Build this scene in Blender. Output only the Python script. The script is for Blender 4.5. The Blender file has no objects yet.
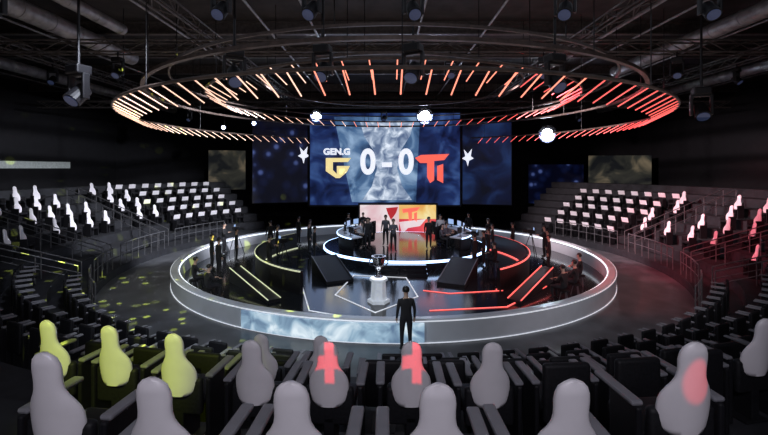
import bpy, bmesh, math, random
from mathutils import Vector, Matrix
random.seed(7)
S=bpy.context.scene
COL=S.collection
CX,CY=0.4,22.4
pi=math.pi
# ---------------- materials ----------------
def mat(name,col,rough=.5,metal=0,emis=None,es=0,var=.15,scale=6,spec=.5,noemit=False):
    m=bpy.data.materials.new(name); m.use_nodes=True
    nt=m.node_tree; b=nt.nodes['Principled BSDF']
    b.inputs['Roughness'].default_value=rough; b.inputs['Metallic'].default_value=metal
    b.inputs['Specular IOR Level'].default_value=spec
    tc=nt.nodes.new('ShaderNodeTexCoord'); n=nt.nodes.new('ShaderNodeTexNoise'); n.inputs['Scale'].default_value=scale
    nt.links.new(tc.outputs['Object'],n.inputs['Vector'])
    r=nt.nodes.new('ShaderNodeValToRGB')
    r.color_ramp.elements[0].position=.3; r.color_ramp.elements[1].position=.7
    r.color_ramp.elements[0].color=(*[c*(1-var) for c in col],1)
    r.color_ramp.elements[1].color=(*[min(1,c*(1+var)) for c in col],1)
    nt.links.new(n.outputs['Fac'],r.inputs['Fac']); nt.links.new(r.outputs['Color'],b.inputs['Base Color'])
    if emis:
        b.inputs['Emission Color'].default_value=(*emis,1); b.inputs['Emission Strength'].default_value=es
        if noemit: m.cycles.emission_sampling='NONE'
    return m
def screenmat(name,c0,c1,c2,scale=1.0,strength=1,detail=3,p=(.35,.5,.68),vor=False):
    m=bpy.data.materials.new(name); m.use_nodes=True; nt=m.node_tree
    b=nt.nodes['Principled BSDF']; b.inputs['Roughness'].default_value=.4
    b.inputs['Base Color'].default_value=(.01,.01,.012,1)
    tc=nt.nodes.new('ShaderNodeTexCoord')
    if vor:
        n=nt.nodes.new('ShaderNodeTexVoronoi'); out='Distance'
    else:
        n=nt.nodes.new('ShaderNodeTexNoise'); n.inputs['Detail'].default_value=detail; out='Fac'; n.inputs['Distortion'].default_value=.8
    n.inputs['Scale'].default_value=scale
    nt.links.new(tc.outputs['Object'],n.inputs['Vector'])
    r=nt.nodes.new('ShaderNodeValToRGB'); e=r.color_ramp.elements
    e[0].position=p[0]; e[0].color=(*c0,1); e[1].position=p[2]; e[1].color=(*c2,1)
    x=e.new(p[1]); x.color=(*c1,1)
    nt.links.new(n.outputs[out],r.inputs['Fac']); nt.links.new(r.outputs['Color'],b.inputs['Emission Color'])
    b.inputs['Emission Strength'].default_value=strength
    return m
M={}
M['floor']=mat('dark_polished_concrete',(.07,.073,.08),.3,var=.45,scale=1.2)
M['stage']=mat('gloss_black_stage',(.014,.016,.02),.12,var=.3,scale=2)
M['wall']=mat('black_wall_paint',(.012,.012,.015),.8,scale=2)
M['ceil']=mat('black_ceiling_paint',(.03,.026,.026),.8,scale=1.5,var=.4)
M['beam']=mat('dark_steel_beam',(.10,.088,.083),.5,.2,var=.3)
M['ringm']=mat('dark_bronze_steel',(.075,.055,.047),.45,.3,var=.3)
M['duct']=mat('galvanised_duct',(.32,.31,.31),.45,.4,var=.3,scale=3)
M['tier']=mat('dark_tier_carpet',(.015,.016,.02),.7,var=.35,scale=4)
M['black']=mat('black_plastic',(.008,.008,.01),.45,var=.2,scale=10,spec=.4)
M['fabric']=mat('black_seat_fabric',(.008,.008,.010),.6,var=.35,scale=40,spec=.3)
M['white']=mat('white_seat_shell',(.80,.77,.80),.35,var=.04,scale=5)
M['arm']=mat('grey_armrest_plastic',(.20,.20,.22),.35,var=.1)
M['ring']=mat('white_gloss_barrier',(.5,.52,.56),.2,var=.1,scale=1,emis=(.8,.88,1),es=.03)  # faint emission added to make the wall look brighter lit
M['deskw']=mat('white_desk_top',(.6,.62,.66),.3,var=.08)
M['rail']=mat('brushed_steel_rail',(.22,.22,.23),.35,.7)
M['ledw']=mat('white_led_strip',(.8,.8,.8),.5,emis=(.82,.9,1),es=1.4)
M['ledf']=mat('dim_white_led_strip',(.8,.8,.8),.5,emis=(.8,.85,.95),es=.6)
M['ledy']=mat('warm_led_strip',(.8,.8,.6),.5,emis=(.85,.9,.55),es=.55)
M['ledr']=mat('red_led_strip',(.8,.2,.2),.5,emis=(1,.12,.1),es=1.6)
M['ledb']=mat('blue_led_strip',(.5,.6,.9),.5,emis=(.45,.65,1),es=3.2)
M['t0']=mat('peach_tube',(.8,.6,.5),.5,emis=(1,.6,.44),es=1.3,noemit=True)
M['t1']=mat('orange_tube',(.8,.4,.3),.5,emis=(1,.28,.18),es=1.5,noemit=True)
M['t2']=mat('red_tube',(.8,.2,.2),.5,emis=(1,.13,.11),es=1.2,noemit=True)
M['bulb']=mat('lamp_lens',(.9,.9,1),.2,emis=(.75,.83,1),es=60,noemit=True)
M['glare']=mat('blue_lamp_glare',(.4,.45,.7),.3,emis=(.3,.42,1),es=.6,noemit=True)  # blue emission painting the glare around the flood lamps
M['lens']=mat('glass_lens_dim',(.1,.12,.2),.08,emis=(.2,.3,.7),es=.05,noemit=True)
M['silver']=mat('polished_silver',(.75,.75,.78),.18,1,var=.05)
M['ped']=mat('lit_pedestal',(.7,.72,.75),.35,emis=(.8,.88,1),es=.25)
M['skin']=mat('skin',(.55,.36,.27),.55,var=.06)
M['hair']=mat('black_hair',(.01,.009,.009),.5)
M['shirt_black']=mat('black_shirt',(.012,.012,.014),.8)
M['shirt_white']=mat('white_jersey',(.6,.6,.62),.8)
M['shirt_grey']=mat('grey_jacket',(.1,.1,.12),.8)
M['trouser']=mat('black_trousers',(.012,.012,.016),.8)
M['shoe']=mat('dark_shoes',(.02,.02,.02),.5)
M['monitor']=mat('monitor_glow',(.02,.02,.03),.3,emis=(.4,.6,1),es=.8)
M['txt']=mat('white_screen_lettering',(.8,.8,.8),.5,emis=(.84,.88,1),es=1.0)
M['gold']=mat('gold_screen_emblem',(.8,.7,.3),.5,emis=(.85,.7,.32),es=1.0)
M['redtxt']=mat('red_screen_emblem',(.8,.2,.1),.5,emis=(1,.14,.1),es=1.0)
M['scr_side']=screenmat('navy_screen_image',(.002,.005,.028),(.01,.025,.11),(.045,.1,.28),.6,.9)
M['scr_mid']=screenmat('steel_blue_screen_image',(.015,.04,.11),(.07,.15,.3),(.28,.42,.62),.6,.95,detail=5)
M['scr_cup']=screenmat('silver_cup_image',(.10,.15,.27),(.32,.4,.54),(.8,.88,1),1.3,1.0)
M['scr_wing']=screenmat('dark_blue_screen_image',(.0015,.003,.012),(.004,.01,.05),(.02,.055,.19),.45,.55)
M['scr_bokeh']=screenmat('blue_bokeh_image',(.10,.15,.42),(.005,.01,.05),(.001,.002,.012),1.1,.5,vor=True,p=(.1,.28,.6))
M['art']=screenmat('muted_abstract_print',(.01,.012,.014),(.05,.05,.04),(.32,.25,.16),.5,.5,p=(.42,.55,.75))
M['bd_w']=screenmat('pale_pink_backdrop',(.8,.5,.55),(.9,.75,.78),(.95,.85,.87),.5,.9)
M['bd_r']=screenmat('crimson_backdrop',(.5,.015,.04),(.75,.04,.07),(.9,.12,.1),.5,.95)
M['bd_y']=screenmat('orange_yellow_backdrop',(.8,.4,.1),(.9,.6,.2),(.95,.8,.4),.5,.95)
M['dred']=mat('dark_red_emblem',(.3,.02,.02),.5,emis=(.45,.02,.03),es=.9)
M['sign']=mat('lit_wall_sign',(.6,.65,.66),.5,emis=(.6,.68,.68),es=.14)
# ---------------- mesh helpers ----------------
def box(bm,c,s,bev=0,rot=None,mi=0,seg=2):
    g=bmesh.ops.create_cube(bm,size=1)
    vs=g['verts']; bmesh.ops.scale(bm,vec=s,verts=vs)
    if bev>0:
        es=list({e for v in vs for e in v.link_edges})
        r=bmesh.ops.bevel(bm,geom=es,offset=bev,segments=seg,affect='EDGES',profile=.5)
        vs=list({v for f in r['faces'] for v in f.verts}|{v for v in vs if v.is_valid})
    if rot is not None: bmesh.ops.rotate(bm,verts=vs,cent=(0,0,0),matrix=rot)
    bmesh.ops.translate(bm,vec=c,verts=vs)
    for f in {f for v in vs for f in v.link_faces}: f.material_index=mi
    return vs
def cyl(bm,p0,p1,r0,r1=None,n=12,mi=0,cap=True):
    if r1 is None:r1=r0
    p0=Vector(p0);p1=Vector(p1);d=p1-p0
    g=bmesh.ops.create_cone(bm,cap_ends=cap,segments=n,radius1=r0,radius2=r1,depth=d.length)
    q=Vector((0,0,1)).rotation_difference(d.normalized()).to_matrix()
    bmesh.ops.rotate(bm,verts=g['verts'],cent=(0,0,0),matrix=q)
    bmesh.ops.translate(bm,verts=g['verts'],vec=(p0+p1)/2)
    for f in {f for v in g['verts'] for f in v.link_faces}: f.material_index=mi
def loft(bm,loops,mi=0,cap=True,closed=True):
    rows=[[bm.verts.new(p) for p in l] for l in loops]
    n=len(rows[0])
    for a,b in zip(rows,rows[1:]):
        for i in range(n if closed else n-1):
            f=bm.faces.new((a[i],a[(i+1)%n],b[(i+1)%n],b[i])); f.material_index=mi
    if cap:
        for r in (rows[0],rows[-1]):
            try: f=bm.faces.new(r); f.material_index=mi
            except: pass
def arc(bm,prof,a0,a1,n,c=(CX,CY),mi=0):
    full=abs(abs(a1-a0)-360)<1e-6
    loops=[]
    for i in range(n if full else n+1):
        a=math.radians(a0+(a1-a0)*i/n)
        loops.append([(c[0]+r*math.cos(a),c[1]+r*math.sin(a),z) for r,z in prof])
    if full: loops.append(loops[0])
    loft(bm,loops,mi,cap=not full)
    if full: bmesh.ops.remove_doubles(bm,verts=bm.verts,dist=1e-5)
def rect(r0,r1,z0,z1): return [(r0,z0),(r1,z0),(r1,z1),(r0,z1)]
def circ(r,z,t,n=8): return [(r+t*math.cos(2*pi*i/n),z+t*math.sin(2*pi*i/n)) for i in range(n)]
def lathe(bm,prof,c=(0,0),n=20,mi=0):
    loops=[[(c[0]+max(r,.0005)*math.cos(2*pi*i/n),c[1]+max(r,.0005)*math.sin(2*pi*i/n),z) for i in range(n)] for r,z in prof]
    loft(bm,loops,mi)
def poly(bm,pts,t=.02,mi=0):
    a=[bm.verts.new((x,0,z)) for x,z in pts]; f=bm.faces.new(a); f.material_index=mi
    r=bmesh.ops.extrude_face_region(bm,geom=[f])
    vs=[g for g in r['geom'] if isinstance(g,bmesh.types.BMVert)]
    bmesh.ops.translate(bm,verts=vs,vec=(0,t,0))
def meta(o,label=None,cat=None,group=None,kind=None):
    if label:o['label']=label
    if cat:o['category']=cat
    if group:o['group']=group
    if kind:o['kind']=kind
def fin(bm,name,mats,parent=None,loc=(0,0,0),rz=0,smooth=False,label=None,cat=None,group=None,kind=None,ang=40):
    bmesh.ops.recalc_face_normals(bm,faces=bm.faces)
    me=bpy.data.meshes.new(name); bm.to_mesh(me); bm.free()
    for m in (mats if isinstance(mats,(list,tuple)) else [mats]): me.materials.append(M[m] if isinstance(m,str) else m)
    if smooth:
        me.polygons.foreach_set('use_smooth',[True]*len(me.polygons))
        try: me.set_sharp_from_angle(angle=math.radians(ang))
        except Exception: pass
    o=bpy.data.objects.new(name,me); COL.objects.link(o)
    o.location=loc; o.rotation_euler=(0,0,rz)
    if parent:o.parent=parent
    meta(o,label,cat,group,kind)
    return o
def empty(name,loc=(0,0,0),rz=0,label=None,cat=None,group=None,parent=None):
    o=bpy.data.objects.new(name,None); o.empty_display_size=.2; COL.objects.link(o)
    o.location=loc;o.rotation_euler=(0,0,rz)
    if parent:o.parent=parent
    meta(o,label,cat,group); return o
def dup(o,loc=None,rz=None,parent=None):
    c=o.copy(); COL.objects.link(c)
    if parent:c.parent=parent
    if loc is not None:c.location=loc
    if rz is not None:c.rotation_euler=(0,0,rz)
    for ch in list(o.children): dup(ch,parent=c)
    return c
NB=bmesh.new
def pol(r,a,c=(CX,CY)):
    a=math.radians(a); return c[0]+r*math.cos(a),c[1]+r*math.sin(a)
def face_rz(x,y,c=(CX,CY)): return math.atan2(c[1]-y,c[0]-x)-pi/2

# ---------------- room ----------------
X=28;Y0=-6;Y1=44;H=11.6
def wallbox(name,c,s,m):
    bm=NB();box(bm,c,s);return fin(bm,name,m,kind='structure')
wallbox('floor',(0,(Y0+Y1)/2,-.1),(2*X+.6,Y1-Y0+.6,.2),'floor')
wallbox('ceiling',(0,(Y0+Y1)/2,H+.1),(2*X+.6,Y1-Y0+.6,.2),'ceil')
wallbox('wall_left',(-X-.15,(Y0+Y1)/2,H/2),(.3,Y1-Y0,H),'wall')
wallbox('wall_right',(X+.15,(Y0+Y1)/2,H/2),(.3,Y1-Y0,H),'wall')
wallbox('wall_back',(0,Y1+.15,H/2),(2*X+.6,.3,H),'wall')
wallbox('wall_front',(0,Y0-.15,H/2),(2*X+.6,.3,H),'wall')
R0=13.1;DR=1.25;Z0=.35;DZ=.48;NT=8
prof=[(R0,0)]
for k in range(NT):
    prof+= [(R0+DR*k,Z0+DZ*k),(R0+DR*(k+1),Z0+DZ*k)]
prof.append((R0+DR*NT,0))
bm=NB();arc(bm,prof,133,407,96)
fin(bm,'seating_stand','tier',label='dark stepped curved seating stand wrapping around the round stage',cat='seating stand')
# ---------------- round barrier and stage ----------------
ring=empty('stage_barrier',(0,0,0),label='low white curved barrier encircling the sunken round stage',cat='barrier')
bm=NB();arc(bm,[(10.2,0),(10.5,0),(10.5,.66),(10.46,.7),(10.24,.7),(10.2,.66)],0,360,128)
fin(bm,'barrier_wall','ring',ring,smooth=True)
bm=NB();arc(bm,rect(10.16,10.2,.59,.65),0,360,128)
fin(bm,'light_strip','ledw',ring,label='white light strip along the inner top edge')
bm=NB();arc(bm,rect(10.5,10.52,.63,.66),0,360,128)
fin(bm,'light_strip','ledf',ring,label='white light strip along the outer top edge')
bm=NB();arc(bm,rect(10.5,10.52,.02,.04),200,360,128)
fin(bm,'light_strip','ledf',ring,label='dim white strip added along the foot for glow')  # made-up strip giving a glow at the barrier foot
bm=NB();arc(bm,rect(0.001,10.14,0,.03),0,360,96)
fin(bm,'stage_floor','stage',label='glossy black round stage floor inside the barrier',cat='stage floor')
bm=NB();arc(bm,rect(10.54,10.6,.08,.62),243,274,24)
M['ice']=screenmat('icy_glass_panel',(.12,.2,.32),(.32,.48,.62),(.8,.92,1),1.6,.95)
fin(bm,'barrier_display','ice',ring,label='icy pale blue lit panel on the barrier')
PX,PY=1.2,25.0
plat=empty('stage_platform',label='raised round black platform with a blue lit rim',cat='platform')
bm=NB();arc(bm,rect(.001,4.7,.03,.5),0,360,72,(PX,PY));fin(bm,'platform_body','stage',plat)
bm=NB();arc(bm,rect(4.7,4.76,.38,.5),0,360,72,(PX,PY));fin(bm,'light_strip','ledb',plat)
bm=NB()
for i in range(3): box(bm,(PX-.4,PY-4.95-.35*(2-i),.03+.06+.06*i),(2.4,.35,.12+.12*i))
fin(bm,'stage_steps','stage',label='short black steps leading up to the platform',cat='steps')
for nm,a0,a1,led,lab in (('partition_wall',148,238,'ledy','black curved partition with a pale yellow lit top edge'),('partition_wall',-52,32,'ledr','black curved partition with a red lit top edge')):
    e=empty(nm,label=lab,cat='partition')
    bm=NB();arc(bm,rect(6.8,6.95,.03,.95),a0,a1,48);fin(bm,'panel','black',e)
    bm=NB();arc(bm,rect(6.95,6.99,.9,.95),a0,a1,48);fin(bm,'light_strip',led,e)
    bm=NB();arc(bm,rect(6.74,6.8,.03,.08),a0,a1,48);fin(bm,'light_strip',led,e)
def wedge(x,y,rz,w,l,h,led,lab):
    e=empty('ramp',(x,y,.03),rz,label=lab,cat='ramp')
    bm=NB()
    v=[bm.verts.new(p) for p in((-w/2,-l/2,0),(w/2,-l/2,0),(w/2,l/2,0),(-w/2,l/2,0),(-w/2,l/2,h),(w/2,l/2,h),(-w/2,-l/2,.12),(w/2,-l/2,.12))]
    for q in((0,1,2,3),(3,2,5,4),(4,5,7,6),(6,7,1,0),(0,3,4,6),(1,7,5,2)): bm.faces.new([v[i] for i in q])
    fin(bm,'ramp_body','black',e)
    for sx in(-1,1):
        bm=NB(); cyl(bm,(sx*w/2,-l/2,.14),(sx*w/2,l/2,h+.02),.022,n=6)
        fin(bm,'light_strip',led,e)
wedge(-2.4,19.2,math.radians(25),1.2,2.4,.75,'rail','black sloping ramp beside the trophy')
wedge(3.3,18.7,math.radians(-25),1.2,2.4,.75,'rail','black sloping ramp beside the steps')
wedge(-5.3,17.0,math.radians(40),.5,3.9,.6,'ledy','long low black ramp with pale lit edges')
wedge(6.0,17.0,math.radians(-38),.5,3.9,.6,'ledr','long low black ramp with red lit edges')
def strip(pts,w,m,lab,z=.035,closed=True):
    bm=NB();n=len(pts)
    for i in range(n if closed else n-1):
        a=Vector((*pts[i],0));b=Vector((*pts[(i+1)%n],0));d=(b-a);L=d.length
        box(bm,((a+b)/2)+Vector((0,0,z+.01)),(L+w*.6,w,.018),rot=Matrix.Rotation(math.atan2(d.y,d.x),3,'Z'))
    bmesh.ops.remove_doubles(bm,verts=bm.verts,dist=.0001)
    fin(bm,'floor_light_strip',m,label=lab,cat='light strip')
strip([(-1.4,19.4),(-1.9,16.4),(-.3,14.4),(1.3,16.2),(1.0,19.0)],.05,'ledf','white floor light strip outlining the trophy area')
strip([(-3.4,17.5),(-2.6,14.6),(-.4,13.6)],.04,'ledf','angled white floor light strip on black floor',closed=False)
strip([(1.6,14.6),(4.4,15.0),(6.8,17.6)],.05,'ledr','red floor light strip around the stage',closed=False)
strip([(1.6,17.0),(2.6,16.6),(4.8,17.0)],.04,'ledr','short red floor light strip beside the ramp',closed=False)
tx,ty=-.2,15.6
p=empty('trophy_pedestal',(tx,ty,.03),label='lit white pedestal on the stage carrying the trophy',cat='pedestal')
bm=NB();loft(bm,[[(r*math.cos(a*pi/3),r*math.sin(a*pi/3),z) for a in range(6)] for r,z in((.42,0),(.42,.1),(.3,.12),(.26,.75),(.34,.8),(.34,.88))]);fin(bm,'pedestal_body','ped',p)
bm=NB();lathe(bm,[(.3,.88),(.3,.9)],n=24);fin(bm,'light_strip','ledw',p)
t=empty('trophy',(tx,ty,.93),label='large silver cup trophy standing on a lit pedestal',cat='trophy')
bm=NB();lathe(bm,[(.17,0),(.17,.05),(.1,.09),(.05,.16),(.04,.25),(.07,.31),(.16,.4),(.22,.55),(.25,.75),(.27,.8),(.23,.8),(.18,.5)],n=28);fin(bm,'cup','silver',t,smooth=True)
for sx in(-1,1):
    bm=NB();pts=[(sx*(.22+.13*math.sin(i/8*pi)),0,.42+.33*i/8) for i in range(9)]
    for a,b in zip(pts,pts[1:]):cyl(bm,a,b,.022,n=8)
    fin(bm,'handle','silver',t,smooth=True)
# ---------------- desks ----------------
for a0,a1,lab in((140,222,'curved white-topped player desk with blue lit front'),(-42,40,'curved player desk with monitors and a blue lit front')):
    e=empty('player_desk',label=lab,cat='desk')
    bm=NB();arc(bm,rect(3.2,3.95,1.2,1.26),a0,a1,32,(PX,PY));fin(bm,'desk_top','deskw',e)
    bm=NB();arc(bm,rect(3.8,3.88,.5,1.2),a0,a1,32,(PX,PY));fin(bm,'front_panel','black',e)
    bm=NB();arc(bm,rect(3.95,3.99,1.2,1.26),a0,a1,32,(PX,PY));fin(bm,'light_strip','ledb',e)
def monitor():
    e=empty('monitor',label='flat black computer monitor standing on the player desk',cat='monitor',group='monitors on the player desks')
    bm=NB();box(bm,(0,0,.33),(.56,.035,.34),.01);fin(bm,'casing','black',e)
    bm=NB();box(bm,(0,.02,.33),(.53,.006,.31));fin(bm,'display','monitor',e)
    bm=NB();box(bm,(0,-.03,.1),(.05,.03,.2));box(bm,(0,0,.01),(.24,.18,.02),.005);fin(bm,'stand','black',e)
    return e
mt=monitor()
# ---------------- people ----------------
def skin_mesh(verts,edges,radii,roots,sub):
    me=bpy.data.meshes.new('tmp');me.from_pydata(verts,edges,[]);o=bpy.data.objects.new('tmp',me);COL.objects.link(o)
    m=o.modifiers.new('s','SKIN');m.use_smooth_shade=True
    for i,v in enumerate(me.skin_vertices[0].data):
        v.radius=radii[i];v.use_root=i in roots
    if sub:
        s=o.modifiers.new('u','SUBSURF');s.levels=sub;s.render_levels=sub
    dg=bpy.context.evaluated_depsgraph_get();dg.update()
    r=bpy.data.meshes.new_from_object(o.evaluated_get(dg));bpy.data.objects.remove(o);bpy.data.meshes.remove(me);return r
def person_mesh(J,name):
    order=list(J.keys());idx={k:i for i,k in enumerate(order)}
    E=[('pelvis','waist',1),('waist','chest',1),('chest','neckb',1),('neckb','neck',0),('neck','jaw',0),('jaw','brow',0),('brow','crown',0)]
    for s in'LR':
        E+=[('chest','sh'+s,1),('sh'+s,'el'+s,1),('el'+s,'wr'+s,1),('wr'+s,'pa'+s,0),('pelvis','hip'+s,2),('hip'+s,'kn'+s,2),('kn'+s,'an'+s,2),('an'+s,'toe'+s,3)]
    m1=skin_mesh([J[k][0] for k in order],[(idx[a],idx[b]) for a,b,_ in E],[J[k][1] for k in order],{idx['pelvis']},2)
    V=[];ED=[];RR=[];roots=set()
    for s,sg in(('L',-1),('R',1)):
        w=Vector(J['wr'+s][0]);p=Vector(J['pa'+s][0]);d=(p-w).normalized()
        side=d.cross(Vector((1,0,0)) if abs(d.z)>.6 else Vector((0,0,1))).normalized()
        if abs(d.z)>.6: curl=Vector((-sg,0,0))
        else: curl=Vector((0,0,-1))
        for i,L in enumerate((.062,.074,.07,.055)):
            b=p+side*(i-1.5)*.02;k=len(V)
            V+=[b,b+d*L*.55+curl*.008,b+d*L*.95+curl*.03];RR+=[(.0095,.0095),(.009,.009),(.007,.007)];ED+=[(k,k+1),(k+1,k+2)];roots.add(k)
        k=len(V);b=p-d*.03+side*.03;V+=[b,b+d*.03+side*.03,b+d*.06+side*.035+curl*.01];RR+=[(.011,.011),(.01,.01),(.008,.008)];ED+=[(k,k+1),(k+1,k+2)];roots.add(k)
    m2=skin_mesh([tuple(v) for v in V],ED,RR,roots,1)
    bm=NB();bm.from_mesh(m1)
    segs=[(Vector(J[a][0]).lerp(Vector(J[b][0]),t),mi) for a,b,mi in E for t in(.1,.3,.5,.7,.9)]
    for f in bm.faces:
        c=f.calc_center_median();f.material_index=min(segs,key=lambda s:(s[0]-c).length_squared)[1]
    nb=len(bm.faces);bm.from_mesh(m2);bm.faces.ensure_lookup_table()
    for f in bm.faces[nb:]: f.material_index=0
    h=Vector(J['brow'][0])
    cyl(bm,h+Vector((0,.085,.0)),h+Vector((0,.112,-.035)),.008,.014,6)
    for sx in(-1,1):
        box(bm,h+Vector((sx*.088,0,-.02)),(.018,.03,.05),.006)
        box(bm,h+Vector((sx*.032,.084,.005)),(.022,.012,.01),.003,mi=4)
    box(bm,h+Vector((0,.084,-.065)),(.04,.01,.008),.002,mi=4)
    for f in bm.faces:f.smooth=True
    me=bpy.data.meshes.new(name);bm.to_mesh(me);bm.free()
    for m in('skin','shirt_black','trouser','shoe','hair'):me.materials.append(M[m])
    return me,h
def J_stand(op=False):
    J={'pelvis':((0,0,.97),(.15,.11)),'waist':((0,0,1.12),(.135,.1)),'chest':((0,0,1.32),(.17,.12)),'neckb':((0,0,1.46),(.075,.07)),'neck':((0,.005,1.52),(.052,.052)),
    'jaw':((0,.02,1.58),(.068,.075)),'brow':((0,.02,1.66),(.08,.092)),'crown':((0,.01,1.73),(.062,.07))}
    for s,g in(('L',-1),('R',1)):
        J['sh'+s]=((g*.185,0,1.4),(.062,.062))
        if op: J['el'+s]=((g*.24,.08,1.16),(.046,.046));J['wr'+s]=((g*.13,.3,1.24),(.03,.03));J['pa'+s]=((g*.11,.37,1.26),(.035,.02))
        else: J['el'+s]=((g*.235,-.03,1.14),(.046,.046));J['wr'+s]=((g*.25,.05,.9),(.03,.03));J['pa'+s]=((g*.25,.075,.83),(.022,.035))
        J['hip'+s]=((g*.095,0,.88),(.098,.1));J['kn'+s]=((g*.11,.02,.5),(.066,.066));J['an'+s]=((g*.12,-.01,.1),(.045,.045));J['toe'+s]=((g*.13,.15,.045),(.042,.036))
    return J
def J_sit():
    J={'pelvis':((0,0,.56),(.15,.12)),'waist':((0,.0,.72),(.135,.105)),'chest':((0,.03,.92),(.17,.12)),'neckb':((0,.04,1.06),(.075,.07)),'neck':((0,.05,1.12),(.052,.052)),
    'jaw':((0,.07,1.18),(.068,.075)),'brow':((0,.075,1.26),(.08,.092)),'crown':((0,.065,1.33),(.062,.07))}
    for s,g in(('L',-1),('R',1)):
        J['sh'+s]=((g*.185,.03,1.0),(.062,.062));J['el'+s]=((g*.24,.16,.78),(.046,.046));J['wr'+s]=((g*.15,.38,.79),(.03,.03));J['pa'+s]=((g*.13,.45,.79),(.035,.02))
        J['hip'+s]=((g*.1,.06,.54),(.098,.095));J['kn'+s]=((g*.13,.44,.52),(.066,.066));J['an'+s]=((g*.13,.4,.1),(.045,.045));J['toe'+s]=((g*.14,.55,.045),(.042,.036))
    return J
BM={}
for k,j in(('stand',J_stand()),('op',J_stand(True)),('sit',J_sit())): BM[k]=person_mesh(j,'person_'+k)
bm=NB();bmesh.ops.create_uvsphere(bm,u_segments=20,v_segments=12,radius=.1)
bmesh.ops.scale(bm,vec=(1,1.08,1.0),verts=bm.verts)
bmesh.ops.delete(bm,geom=[v for v in bm.verts if (v.co.z<0.02 and v.co.y>.02) or v.co.z<-.07],context='VERTS')
for f in bm.faces:f.smooth=True
hairme=bpy.data.meshes.new('hair');bm.to_mesh(hairme);bm.free();hairme.materials.append(M['hair'])
def person(kind,x,y,z,rz,shirt,label):
    me,h=BM[kind];o=bpy.data.objects.new('person',me);COL.objects.link(o);o.location=(x,y,z);o.rotation_euler=(0,0,rz)
    o.material_slots[1].link='OBJECT';o.material_slots[1].material=M[shirt]
    meta(o,label,'person')
    hh=bpy.data.objects.new('hair',hairme);COL.objects.link(hh);hh.parent=o;hh.location=h+Vector((0,-.008,.025))
    return o
def gchair():
    e=empty('desk_chair',label='black swivel chair behind the player desk',cat='chair',group='player chairs')
    bm=NB();box(bm,(0,0,.41),(.5,.5,.08),.03);fin(bm,'seat','fabric',e)
    bm=NB();box(bm,(0,-.27,.82),(.48,.08,.76),.035);fin(bm,'backrest','fabric',e)
    bm=NB();cyl(bm,(0,0,.06),(0,0,.38),.03)
    for i in range(5):
        a=i*2*pi/5;cyl(bm,(0,0,.07),(.28*math.cos(a),.28*math.sin(a),.04),.025,.018,8)
    fin(bm,'base','black',e);return e
gc=gchair();fm=fg=True
for a in [148,164,180,196,212,-34,-18,-2,14,30]:
    x,y=pol(2.45,a,(PX,PY));rz=math.radians(a)-pi/2
    if fg: gc.location=(x,y,.5);gc.rotation_euler=(0,0,rz);fg=False
    else: dup(gc,(x,y,.5),rz)
    person('sit',x,y,.5,rz,'shirt_grey' if a<100 else 'shirt_white','seated person in a team jersey playing at the desk' )
    x,y=pol(3.55,a,(PX,PY))
    if fm: mt.location=(x,y,1.26);mt.rotation_euler=(0,0,rz+pi);fm=False
    else: dup(mt,(x,y,1.26),rz+pi)
D='shirt_black'
person('stand',.6,11.45,0,0.15,D,'person in dark clothes standing by the barrier, back turned')
person('stand',-.9,23.2,.5,pi,D,'person in black standing on the platform')
person('stand',.1,24.5,.5,pi*.9,'shirt_grey','person in grey jacket standing at the platform centre')
person('op',.5,22.6,.5,pi*1.05,'shirt_grey','person in a grey top holding both hands forward')
person('stand',2.5,23.5,.5,pi*1.1,D,'person in black standing beside the red backdrop')
person('stand',3.3,24.6,.5,pi*.95,'shirt_white','person in white jersey standing on the platform')
for x,y,rz in((-6.9,25.5,.5),(-5.6,27.5,-.8),(-4.6,26,-1),(-7.8,22.2,-1.2),(-8.4,20.5,-1.0),(-3.8,23,-1.3),(-7.6,19.3,-.8),(-4.4,24.6,-1.3),(-6.0,23.6,-1.3),(7.6,24.8,1),(6.6,26.6,.7),(8.5,21.8,1.3),(5.1,21.5,1.2),(-2.5,29.6,3),(6,29.8,3),(6.2,24.0,1.2),(4.4,20.4,1.0),(7.9,20.1,1.2),(-1.5,30.2,2.8)):
    person('stand',x,y,.03,rz,D,'crew member in black standing on the stage floor')
st=empty('stool',label='small black stool on the stage floor',cat='stool',group='stools on the stage floor')
bm=NB();cyl(bm,(0,0,.4),(0,0,.46),.18,n=20);fin(bm,'seat','fabric',st)
for i in range(3):
    a=i*2*pi/3+.5;bm=NB();cyl(bm,(.1*math.cos(a),.1*math.sin(a),.4),(.19*math.cos(a),.19*math.sin(a),0),.014,n=6);fin(bm,'leg','rail',st)
fs=True
for x,y,rz in((6.7,15.6,.6),(7.5,16.4,.8),(8.3,17.7,1),(-6.6,15.7,-.7),(-7.7,17.0,-.9),(5.4,20.4,.9)):
    if fs: st.location=(x,y,.03);fs=False
    else: dup(st,(x,y,.03),0)
    person('sit',x,y,.03,rz,D,'person in black seated on a stool inside the barrier')
def bcam(x,y,z,rz):
    e=empty('broadcast_camera',(x,y,z),rz,label='black broadcast camera on a tripod inside the barrier',cat='camera',group='broadcast cameras')
    bm=NB();box(bm,(0,0,1.45),(.16,.42,.22),.02);fin(bm,'camera_body','black',e)
    bm=NB();cyl(bm,(0,.2,1.45),(0,.48,1.45),.065,.08,16);fin(bm,'lens','black',e)
    bm=NB();box(bm,(-.12,-.12,1.6),(.2,.03,.14),.01);fin(bm,'viewfinder','monitor',e)
    for i in range(3):
        a=i*2*pi/3+pi/2;bm=NB();cyl(bm,(.05*math.cos(a),.05*math.sin(a),1.3),(.5*math.cos(a),.5*math.sin(a),0),.02,n=8);fin(bm,'tripod_leg','black',e)
    bm=NB();cyl(bm,(0,0,1.2),(0,0,1.36),.06);fin(bm,'tripod_head','black',e)
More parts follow.
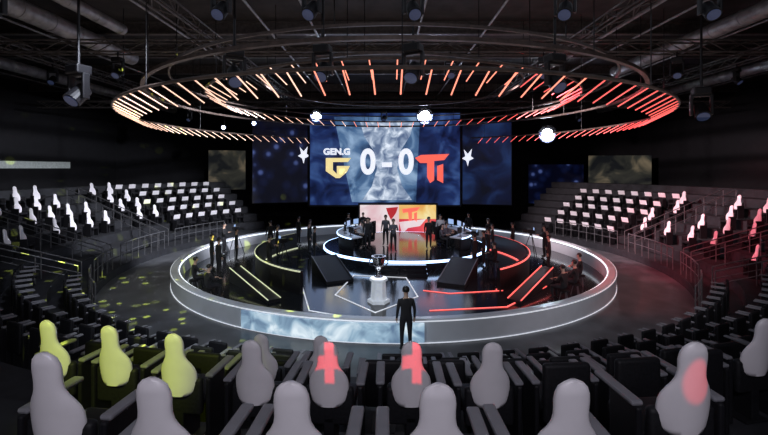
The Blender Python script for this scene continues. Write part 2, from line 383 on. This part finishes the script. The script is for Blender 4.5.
for x,y,rz in((-4.9,20.4,-.9),(4.9,22.6,1.2),(8.2,23.4,1.4),(-8.6,24.4,-1.6)):
    bcam(x,y,.03,rz); person('op',x+.7*math.sin(rz),y-.7*math.cos(rz),.03,rz,D,'camera operator in black holding the broadcast camera')
# ---------------- screens ----------------
SY=33.4;K=SY/420
def px(u,v): return ((u-384)*K,5+(168-v)*K)
x0,zt=px(310,113);x1,zb=px(460,205)
sc=empty('led_screen',(0,SY,0),label='huge bright video screen showing the score above the stage',cat='screen')
bm=NB();box(bm,((x0+x1)/2,.25,(zt+zb)/2),(x1-x0+.3,.3,zt-zb+.3));fin(bm,'frame','black',sc)
def panel(name,ua,ub,va,vb,m,par,y=0,t=.05,label=None):
    xa,za=px(ua,va);xb,zb_=px(ub,vb);bm=NB();box(bm,((xa+xb)/2,y,(za+zb_)/2),(xb-xa,t,za-zb_));return fin(bm,name,m,par,label=label)
panel('display',310,460,113,205,'scr_side',sc,.05,label='dark navy cloudy picture area')
bm=NB();poly(bm,[px(*q) for q in((334,117),(420,117),(416,202),(352,202))],.03);fin(bm,'display','scr_mid',sc,(0,-.01,0),label='pale steel blue picture area')
bm=NB();poly(bm,[px(*q) for q in((360,121),(414,121),(410,136),(401,150),(397,168),(402,186),(412,200),(362,200),(372,186),(377,168),(373,150),(364,136))]);fin(bm,'cup_picture','scr_cup',sc,(0,-.06,0))
def text(s,u,v,hpx,m,par,y=-.12,bold=.0,sx=1):
    c=bpy.data.curves.new('t','FONT');c.body=s;c.align_x='CENTER';c.align_y='CENTER';c.extrude=.02;c.offset=bold
    o=bpy.data.objects.new('t',c);COL.objects.link(o);c.size=hpx*K/.7
    dg=bpy.context.evaluated_depsgraph_get();dg.update();me=bpy.data.meshes.new_from_object(o.evaluated_get(dg));bpy.data.objects.remove(o)
    me.materials.clear();me.materials.append(M[m])
    for p_ in me.polygons:p_.material_index=0
    q=bpy.data.objects.new('lettering',me);COL.objects.link(q);q.parent=par;x,z=px(u,v);q.location=(x,y,z);q.rotation_euler=(pi/2,0,0);q.scale=(sx,1,1);return q
text('0',368,163,24,'txt',sc,bold=.09,sx=.88);text('0',406,163,24,'txt',sc,bold=.09,sx=.88);text('-',387,162,24,'txt',sc,bold=.06)
text('GEN.G',337,152,6,'txt',sc,bold=.03,sx=1.05)
def emblem(pls,m,par,y=-.12,f=px,name='emblem',label=None):
    bm=NB()
    for pl in pls: poly(bm,[f(*q) for q in pl],.03)
    return fin(bm,name,m,par,(0,y,0),label=label)
G=[[(326,158),(351,158),(348,162),(333,162),(333,170),(337,174),(337,166),(350,166),(347,172),(340,178),(336,178),(326,171)],[(340,169),(345,169),(342,174),(340,174)]]
T1=[[(415,158),(421,155),(449,154),(444,160),(434,161),(434,180),(430,183),(427,177),(427,163),(420,163)],[(437,166),(443,164),(443,183),(437,180)]]
emblem(G,'gold',sc,label='gold angular team emblem');emblem(T1,'redtxt',sc,label='red winged team emblem')
def wing(ua,ub,va,vb,ya,yb,m,lab,emb=None):
    xa=(ua-384)*ya/420;xb=(ub-384)*yb/420
    ym=(ya+yb)/2;z0=5+(168-vb)*ym/420;z1=5+(168-va)*ym/420
    e=empty('wing_screen',((xa+xb)/2,(ya+yb)/2,0),math.atan2(yb-ya,xb-xa),label=lab,cat='screen')
    L=math.hypot(xb-xa,yb-ya)
    bm=NB();box(bm,(0,.15,(z0+z1)/2),(L,.25,z1-z0));fin(bm,'frame','black',e)
    bm=NB();box(bm,(0,0,(z0+z1)/2),(L-.1,.05,z1-z0-.1));fin(bm,'display',m,e)
    if emb:
        bm=NB();cx,cz=emb
        for pl in([(-.35,.7),(0,.3),(.35,.75),(.25,.1),(.5,-.1),(.1,-.3),(0,-.8),(-.15,-.3),(-.5,-.1),(-.22,.1)],): poly(bm,[(cx+a*.9,cz+b*.9) for a,b in pl],.03)
        fin(bm,'emblem','txt',e,(0,-.06,0),label='white winged emblem')
wing(252,308,121,203,32.6,33.6,'scr_bokeh','dark blue side screen with soft bokeh lights',(1.8,6.05))
wing(462,512,121,205,33.6,32.6,'scr_wing','dark blue side screen with a white emblem',(-1.45,5.85))
wing(208,246,150,190,42,43.2,'art','dim wall screen with muted abstract artwork')
wing(528,584,164,204,43,42.2,'scr_bokeh','dim blue wall screen with soft lights')
wing(588,652,155,200,42,41,'art','large wall print with muted green and gold abstract shapes')
BY=30.4;K2=BY/420
def px2(u,v): return ((u-384)*K2,5+(168-v)*K2)
bd=empty('stage_backdrop',(0,BY,0),label='lit backdrop wall, pale pink one half and crimson the other',cat='backdrop')
def panel2(n,ua,ub,va,vb,m,y,lab=None):
    xa,za=px2(ua,va);xb,zb_=px2(ub,vb);bm=NB();box(bm,((xa+xb)/2,y,(za+zb_)/2),(xb-xa,.06,za-zb_));fin(bm,n,m,bd,label=lab)
panel2('frame',358,438,203,236.5,'black',.1)
panel2('panel',360,399,205,236,'bd_w',.03,'pale pink lit panel');panel2('panel',399,436,219,236,'bd_r',.03,'crimson lit panel');panel2('panel',399,436,205,219,'bd_y',.03,'orange yellow lit panel')
emblem([[(402,209),(420,207),(417,211),(412,212),(412,220),(409,222),(408,212),(403,213)],[(414,213),(417,212),(417,222),(414,220)]],'redtxt',bd,-.03,px2,label='red winged team emblem')
emblem([[(399,222),(426,219),(420,226),(408,228),(402,234)]],'bd_w',bd,-.03,px2,label='pale sweeping emblem')
emblem([[(386,208),(398,207),(396,213),(391,220),(388,214)]],'dred',bd,-.03,px2,label='dark red angular emblem')
bm=NB();box(bm,(-X+.06,33.6,5.25),(.08,7.5,.55));s=fin(bm,'wall_sign','sign',label='long pale lit sign strip on the dark wall',cat='sign')
# ---------------- ceiling things ----------------
RC=(CX,21.0)
def ringbeam(prof_,a0,a1,lab,m='ringm',c=RC,n=120,name='lighting_ring'):
    e=empty(name,label=lab,cat='ceiling ring')
    bm=NB();arc(bm,prof_,a0,a1,n,c);fin(bm,'ring_tube',m,e,smooth=True)
    r=sum(q[0] for q in prof_)/len(prof_);z=max(q[1] for q in prof_)
    for i in range(9):
        a=a0+5+(a1-a0-10)*i/8 if a1-a0<359 else 20+40*i
        x,y=pol(r,a,c);bm=NB();cyl(bm,(x,y,z-.03),(x,y,H+.0),.015,n=6);fin(bm,'hanger_rod','black',e)
ringbeam(rect(10.75,10.9,8.1,8.2),0,360,'broad dark steel ceiling ring above the stage')
ringbeam(rect(9.9,9.97,8.75,8.83),0,360,'slim dark steel ceiling ring above the stage')
ringbeam(circ(11.75,7.22,.05),121,419,'thin round steel ring holding the outer light tubes')
ringbeam(circ(8.6,8.25,.05),0,360,'thin round steel ring holding the inner light tubes')
ringbeam(rect(6.2,6.28,9.0,9.1),0,360,'inner dark steel ceiling ring')
def tube_t(m):
    bm=NB();cyl(bm,(0,0,0),(-.82,0,-.42),.018,n=8);me=bpy.data.meshes.new('light_tube');bmesh.ops.recalc_face_normals(bm,faces=bm.faces);bm.to_mesh(me);bm.free();me.materials.append(M[m]);return me
TM=[tube_t('t0'),tube_t('t1'),tube_t('t2')]
def tubes(R,z,n,a0,a1,grp,sc_=1):
    for i in range(n):
        a=a0+(a1-a0)*i/n;x,y=pol(R,a,RC)
        j=0 if x<-2.2 else(1 if x<5 else 2)
        o=bpy.data.objects.new('light_tube',TM[j]);COL.objects.link(o);o.location=(x,y,z);o.rotation_euler=(0,0,math.radians(a));o.scale=(sc_,)*3
        meta(o,('pale peach','orange red','deep red')[j]+' glowing light tube slanting from the ceiling ring','light tube',grp)
tubes(11.75,7.19,92,122,418,'light tubes of the outer ceiling ring')
tubes(8.6,8.22,64,0,360,'light tubes of the inner ceiling ring',1.0)
for i,y in enumerate([1,3.5,6,8,11,13.5,19,23,27,33,37,41]):
    bm=NB();box(bm,(0,0,.25),(2*X-.2,.26,.07));box(bm,(0,0,-.25),(2*X-.2,.26,.07));box(bm,(0,0,0),(2*X-.2,.07,.5))
    bmesh.ops.remove_doubles(bm,verts=bm.verts,dist=.0001)
    fin(bm,'ceiling_beam','beam',loc=(0,y,H-.285),label='dark steel beam spanning the ceiling',cat='ceiling beam',group='ceiling beams')
def pipe(x,y0,y1,z,r):
    bm=NB();cyl(bm,(0,y0,0),(0,y1,0),r,n=10);fin(bm,'ceiling_pipe','duct',loc=(x,0,z),smooth=True,label='thin grey pipe running under the ceiling beams',cat='pipe',group='ceiling pipes')
for x in(-24,-18,-15.2,-9,-5,-3,1.5,4.4,10,11.5,15.5,19,24): pipe(x,0,42,H-.62,.05)
def truss(p0,p1,lab):
    p0=Vector(p0);p1=Vector(p1);d=p1-p0;L=d.length;bm=NB();w=.22
    for a in(-w,w):
        for b in(-w,w): cyl(bm,(0,a,b),(L,a,b),.035,n=6)
    n=int(L/.8)
    for i in range(n):
        xa=L*i/n;xb=L*(i+1)/n;s=1 if i%2 else -1
        for a in(-w,w): cyl(bm,(xa,a,-w*s),(xb,a,w*s),.02,n=5); cyl(bm,(xa,-w*s,a),(xb,w*s,a),.02,n=5)
    o=fin(bm,'lighting_truss','beam',loc=p0,rz=math.atan2(d.y,d.x),label=lab,cat='truss',group='lighting trusses')
truss((-25,9.5,9.5),(25,9.5,9.5),'dark box truss spanning above the stage')
truss((-25,16,9.6),(25,16,9.6),'dark box truss spanning above the stage')
truss((-25,30.5,9.6),(25,30.5,9.6),'dark box truss spanning above the stage')
for x in(-16,-7,8,17): truss((x,5,10.2),(x,34,10.2),'dark box truss running towards the screen')
def duct(x,z,y0,y1,r,lab):
    bm=NB();cyl(bm,(0,y0,0),(0,y1,0),r,n=20)
    y=y0
    while y<=y1: cyl(bm,(0,y-.04,0),(0,y+.04,0),r*1.06,n=20);y+=1.4
    fin(bm,'air_duct','duct',loc=(x,0,z),smooth=True,label=lab,cat='air duct')
duct(-12.6,10.5,6,21,.35,'round grey galvanised air duct under the ceiling')
duct(-10.6,10.6,7,17,.22,'slim grey galvanised air duct under the ceiling')
duct(13.2,10.5,7,24,.3,'round grey galvanised air duct under the ceiling')
duct(-20,10.5,10,40,.3,'long round air duct near the side wall')
duct(20.5,10.5,10,40,.3,'long round air duct near the side wall')
def mhead():
    e=empty('stage_light',label='black moving head stage light hanging from the rig',cat='stage light',group='moving head stage lights')
    bm=NB();box(bm,(0,0,-.1),(.36,.3,.18),.03);cyl(bm,(0,0,-.02),(0,0,.25),.03,n=8);fin(bm,'base','black',e)
    bm=NB()
    for sx in(-1,1): box(bm,(sx*.2,0,-.42),(.06,.14,.5),.02)
    box(bm,(0,0,-.2),(.44,.14,.06),.02);fin(bm,'yoke','black',e)
    bm=NB();cyl(bm,(0,.12,-.45),(0,-.14,-.72),.14,.16,18);fin(bm,'lamp_head','black',e)
    bm=NB();cyl(bm,(0,-.138,-.718),(0,-.15,-.732),.13,n=18);fin(bm,'lens','lens',e)
    return e
mh=mhead();ff=True
pos=[(-3.6,9.28,9.28),(-1.6,9.28,9.28),(.65,9.28,9.28),(4,9.28,9.28),(-8.6,9.28,9.28),(7.2,9.28,9.28),(-5.5,15.78,9.38),(2.5,15.78,9.38),(6,15.78,9.38),(-10,15.78,9.38),(11,15.78,9.38),(-9,30.28,9.38),(9,30.28,9.38),(14,30.28,9.38),(-14,30.28,9.38),(0,30.28,9.38),(-15.78,20,9.98),(16.78,20,9.98),(16.78,14,9.98),(-15.78,14,9.98)]
for i,(x,y,z) in enumerate(pos):
    rz=random.uniform(-.6,.6)
    if ff: mh.location=(x,y,z-.22);mh.rotation_euler=(0,0,rz);ff=False
    else: dup(mh,(x,y,z-.22),rz)
# larger moving heads hanging low from long poles near the tube ring
def lowhead(x,y,z):
    e=dup(mh,(x,y,z),random.uniform(-.5,.5));e.scale=(1.35,)*3
    e['label']='large black moving head light hanging low on a pole'
    bm=NB();cyl(bm,(0,0,0),(0,0,(H-z)/1.35),.025,n=8);fin(bm,'hanging_pole','black',e)
for x,y,z in((-4.2,11.8,8.35),(.8,11.5,8.4),(4.8,11.8,8.2),(-1.8,12.3,8.6),(-8.0,11,7.7),(10.2,13.5,7.6)): lowhead(x,y,z)
def blamp(x,y,z,r):
    e=empty('flood_lamp',(x,y,z),label='bright white round stage lamp shining out from the rig',cat='stage light',group='bright white stage lamps')
    bm=NB();cyl(bm,(0,.35,.1),(0,.03,0),r*.8,r*1.75,24);fin(bm,'housing','black',e)
    bm=NB();cyl(bm,(0,.03,0),(0,0,0),r*1.6,r*1.6,24);fin(bm,'glare_disc','glare',e,label='blue glowing disc standing in for lamp glare')  # emissive disc added as painted glare around the lens
    bm=NB();bmesh.ops.create_uvsphere(bm,u_segments=16,v_segments=8,radius=r);bmesh.ops.scale(bm,vec=(1,.4,1),verts=bm.verts);bmesh.ops.translate(bm,vec=(0,-.05,0),verts=bm.verts);fin(bm,'lens','bulb',e,smooth=True)
    bm=NB();cyl(bm,(0,.2,.1),(0,.2,9.4-z if z<9 else .5),.025,n=6);fin(bm,'hanger','black',e)
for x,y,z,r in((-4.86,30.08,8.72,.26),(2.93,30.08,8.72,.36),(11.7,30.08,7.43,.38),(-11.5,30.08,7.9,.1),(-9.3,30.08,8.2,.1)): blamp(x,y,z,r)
# ---------------- railings ----------------
def railing(pts,lab):
    e=empty('railing',label=lab,cat='railing')
    for h in(1.0,.55):
        bm=NB()
        for a,b in zip(pts,pts[1:]): cyl(bm,(a[0],a[1],a[2]+h),(b[0],b[1],b[2]+h),.024 if h>.9 else .015,n=8)
        fin(bm,'handrail','rail',e)
    for a in pts:
        bm=NB();cyl(bm,a,(a[0],a[1],a[2]+1.0),.02,n=8);fin(bm,'post','rail',e)
for a0,a1 in((150,168),(172,190),(194,206),(210,224),(-30,-18),(-14,4),(8,30),(-46,-34)):
    n=max(3,int((a1-a0)/2.5));railing([(*pol(R0+.1,a0+(a1-a0)*i/n),Z0) for i in range(n+1)],'dark steel guard railing along the front of the stand')
for a in(170,192,208,-16,6,-32):
    for da in(-1.7,1.7):
        railing([(*pol(R0+.5+DR*k,a+da*13.9/(13.9+DR*k)),Z0+DZ*k) for k in range(6)],'sloping dark steel handrail beside the stand stairs')
# ---------------- chairs ----------------
def pinloops(s=1,z0=0,yo=0,sw=1):
    out=[(.12,0),(.16,.04),(.182,.1),(.188,.17),(.184,.225),(.171,.27),(.147,.315),(.119,.355),(.102,.39),(.095,.43),(.095,.47),(.097,.51),(.092,.55),(.077,.588),(.052,.614),(.018,.628)]
    L=[]
    for hw,z in out:
        hw*=sw;th=.03 if hw>.06 else .018
        l=[]
        for i in range(24):
            t=2*pi*i/24;x=hw*math.copysign(abs(math.cos(t))**.75,math.cos(t));y=th*math.copysign(abs(math.sin(t))**.75,math.sin(t))
            l.append((x*s,(y+1.6*x*x-.02-.12*z)*s+yo,z*s+z0))
        L.append(l)
    return L
def chair(white=True):
    e=empty('theatre_chair',label='white pin-shaped high-back seat with black folding seat' if white else 'black padded folding seat without a white back',cat='chair',group='seats of the stand')
    bm=NB();box(bm,(0,.08,.44),(.46,.42,.11),.04,seg=3);fin(bm,'seat','fabric',e,smooth=True)
    bm=NB();box(bm,(0,-.16,.5 if white else .6),(.46,.08,.36 if white else .56),.035,rot=None,seg=3);fin(bm,'back_pad','fabric',e,smooth=True)
    if white:
        bm=NB();loft(bm,pinloops(1,.52,-.2));fin(bm,'backrest','white',e,smooth=True,label='white glossy pin-shaped backrest',ang=80)
    bm=NB();box(bm,(0,-.05,.2),(.1,.3,.4),.01);box(bm,(0,-.02,.015),(.3,.4,.03),.01);fin(bm,'base','black',e)
    for sx in(-1,1):
        a=empty('armrest',(sx*.29,0,0),parent=e)
        bm=NB();box(bm,(0,-.03,.34),(.045,.3,.68),.015);fin(bm,'post','black',a)
        bm=NB();box(bm,(0,.06,.695),(.085,.44,.035),.015);fin(bm,'arm_pad','arm',a)
    return e
cw=chair(True);cb=chair(False);usedw=usedb=False
def put(x,y,z,white,drz=0):
    global usedw,usedb
    rz=face_rz(x,y)+drz
    t=cw if white else cb
    if white and not usedw: usedw=True;cw.location=(x,y,z);cw.rotation_euler=(0,0,rz);return
    if (not white) and not usedb: usedb=True;cb.location=(x,y,z);cb.rotation_euler=(0,0,rz);return
    dup(t,(x,y,z),rz)
z5=Z0+5*DZ;z4=Z0+4*DZ;z3=Z0+3*DZ
for x,y in((-2.0,2.8),(-1.2,2.5),(-.47,2.46),(.28,2.44),(.98,2.48),(1.95,2.95)): put(x,y,z5,True)
for x,y in((-1.2,4.15),(-.505,4.12),(.255,4.12),(.98,4.1),(-1.98,4.3),(-2.72,4.5),(-3.45,4.65),(3.95,4.7)): put(x,y,z4,True)
for x,y in((1.72,4.15),(2.45,4.25),(3.2,4.42)): put(x,y,z4,False)
for x,y in((-1.5,5.5),(-.76,5.45)): put(x,y,z3,True)
for x in(-4.5,-3.75,-3.0,-2.25,0,.75,1.5,2.25,3.0,3.75,4.5):
    put(x,22.4-math.sqrt(17.15**2-(x-.4)**2)+.0,z3,False)
for k in(0,1,2):
    r=R0+DR*k+.62;a=212
    while a<330:
        x,y=pol(r,a)
        if abs(x)<.97*y+.5 and not(264<a<268) and not any(abs(a-s)<2.6 for s in(208,328)) : put(x,y,Z0+DZ*k,False)
        a+=math.degrees(.76/r)
def far_mesh(card):
    bm=NB()
    box(bm,(0,.05,.43),(.46,.42,.1),.02,mi=1);box(bm,(0,-.18,.62),(.46,.07,.5),.02,mi=1);box(bm,(0,-.05,.2),(.12,.3,.4),mi=1)
    for sx in(-1,1): box(bm,(sx*.28,.02,.35),(.05,.36,.7),.01,mi=1)
    if card:
        R=Matrix.Rotation(math.radians(-14),3,'X')
        box(bm,(0,-.12,.93),(.5,.04,.30),.015,rot=R,mi=0);box(bm,(0,-.16,.93),(.58,.03,.38),.01,rot=R,mi=1)
    else: loft(bm,pinloops(1.35,.42,-.06,.9))
    bmesh.ops.recalc_face_normals(bm,faces=bm.faces)
    me=bpy.data.meshes.new('theatre_chair');bm.to_mesh(me);bm.free();me.materials.append(M['white']);me.materials.append(M['fabric']);return me
FC=far_mesh(True);FP=far_mesh(False)
cnt=0
def far(a0,a1,me,ks,lab,step=.95):
    global cnt
    for k in ks:
        r=R0+DR*k+.7;a=a0+(k%2)*.8
        while a<a1:
            if not any(abs(a-s)<2.6 for s in(170,192,208,-16,6,-32)):
                x,y=pol(r,a);o=bpy.data.objects.new('theatre_chair',me);COL.objects.link(o);o.location=(x,y,Z0+DZ*k);o.rotation_euler=(0,0,face_rz(x,y));cnt+=1
                meta(o,lab,'chair','seats of the stand')
            a+=math.degrees(step/r)
far(139,160,FC,range(1,6),'black seat with white rectangular headrest facing the stage',1.0)
far(161,203,FP,range(2,6),'white pin-shaped seat on the dark stand facing the stage',1.25)
far(14,36,FC,range(0,5),'black seat with white rectangular headrest facing the stage',1.0)
far(-26,13,FP,range(1,5),'white pin-shaped seat on the dark stand facing the stage',1.8)
print('far chairs',cnt)
# ---------------- lights ----------------
def look(o,t):
    d=Vector(t)-o.location;o.rotation_euler=d.to_track_quat('-Z','Y').to_euler()
def spot(name,loc,tgt,col,e,ang,blend=.4,size=.15,gobo=None):
    l=bpy.data.lights.new(name,'SPOT');l.color=col;l.energy=e;l.spot_size=math.radians(ang);l.spot_blend=blend;l.shadow_soft_size=size
    o=bpy.data.objects.new(name,l);COL.objects.link(o);o.location=loc;look(o,tgt)
    if gobo:
        l.use_nodes=True;nt=l.node_tree;em=nt.nodes['Emission'];tc=nt.nodes.new('ShaderNodeTexCoord')
        def mth(op,a,b=None,c=None):
            n=nt.nodes.new('ShaderNodeMath');n.operation=op
            for i,x in enumerate((a,b)):
                if x is None:continue
                if isinstance(x,(int,float)):n.inputs[i].default_value=x
                else:nt.links.new(x,n.inputs[i])
            return n.outputs[0]
        if gobo[0]=='dots':
            v=nt.nodes.new('ShaderNodeTexVoronoi');v.inputs['Scale'].default_value=gobo[1];nt.links.new(tc.outputs['Normal'],v.inputs['Vector'])
            m_=mth('LESS_THAN',v.outputs['Distance'],gobo[2])
        else:
            s=nt.nodes.new('ShaderNodeSeparateXYZ');nt.links.new(tc.outputs['Normal'],s.inputs[0])
            ax=mth('ABSOLUTE',s.outputs[0]);ay=mth('ABSOLUTE',s.outputs[1]);a,b=gobo[1],gobo[2]
            m1=mth('MULTIPLY',mth('LESS_THAN',ax,a),mth('LESS_THAN',ay,b));m2=mth('MULTIPLY',mth('LESS_THAN',ax,b),mth('LESS_THAN',ay,a));m_=mth('MAXIMUM',m1,m2)
        nt.links.new(m_,em.inputs['Strength'])
    return o
def area(name,loc,tgt,col,e,sx,sy=None):
    l=bpy.data.lights.new(name,'AREA');l.color=col;l.energy=e;l.size=sx
    if sy:l.shape='RECTANGLE';l.size_y=sy
    o=bpy.data.objects.new(name,l);COL.objects.link(o);o.location=loc;look(o,tgt);return o
area('ambient_light',(0,14,9.2),(0,14,0),(.75,.83,1),150,16,16)  # added fill without a fixture, gives ambience inside the closed room
area('ceiling_wash',(0,15,6.6),(0,15,12),(1,.84,.8),260,26,18)  # unseen upward area light added to brighten the ceiling
area('chair_wash',(0,-3.5,8.5),(0,3,3),(.9,.87,1),290,5,1)
area('screen_spill',(0,31.5,6),(0,10,0),(.5,.65,1),180,12,6)
spot('stage_key',(1.2,18,9),(1.2,25,.5),(.75,.85,1),1100,50)
spot('barrier_wash',(-4,4,9),(-3,13,0),(.8,.9,1),2000,60,.8)
spot('barrier_wash',(7,6,9),(7,16,0),(.95,.88,.95),1300,55,.8)
spot('red_wash',(9,15,8),(7,19,0),(1,.15,.1),900,70)
spot('red_barrier_wash',(2,20,7),(9.6,17.5,.3),(1,.1,.1),2200,45,.8)
spot('yellow_wash',(-9,14,8),(-8,19,0),(.95,.95,.5),500,60)
spot('left_stand_wash',(-4,20,9),(-16.5,28,2),(.88,.9,1),13000,62,.5)
spot('left_floor_wash',(-6,10,9),(-12,16,0),(.8,.85,1),1200,75,.8)
spot('right_stand_wash',(5,20,9),(17,28,2),(1,.8,.84),11000,62,.5)
spot('right_stand_red',(5,16,9),(18,21,2),(1,.15,.2),9000,55,.5)
spot('left_gobo',(-6,14,9),(-12,19,1),(.8,.95,.12),20000,95,.2,.02,('dots',15,.19))
spot('front_gobo',(-4,8,9),(-6.5,9,0),(.8,.95,.12),12000,80,.2,.02,('dots',14,.18))
spot('yellow_chair_spot',(-3,-2,9),(-2.8,4.5,3),(.72,.9,.0),2400,16,.5,.1)
spot('red_chair_spot',(-.45,-1.5,8),(-.5,3.95,3.12),(1,.03,.04),2800,8,.3,.01,('cross',.019,.006))
spot('red_chair_spot',(.3,-1.5,8),(.3,3.95,3.12),(1,.03,.04),2800,8,.3,.01,('cross',.019,.006))
spot('red_chair_spot',(2.2,-1.5,8),(1.98,2.8,3.5),(1,.03,.04),1000,2.0,.5,.01)
w=bpy.data.worlds.new('dark_world');S.world=w;w.use_nodes=True;w.node_tree.nodes['Background'].inputs[0].default_value=(.02,.022,.03,1)
S.view_settings.view_transform='Standard'
c=bpy.data.cameras.new('camera');co=bpy.data.objects.new('camera',c);COL.objects.link(co)
co.location=(0,0,5);co.rotation_euler=(pi/2,0,0);c.lens=420/768*36;c.sensor_width=36;c.shift_y=-49.5/768;c.clip_end=200
S.camera=co
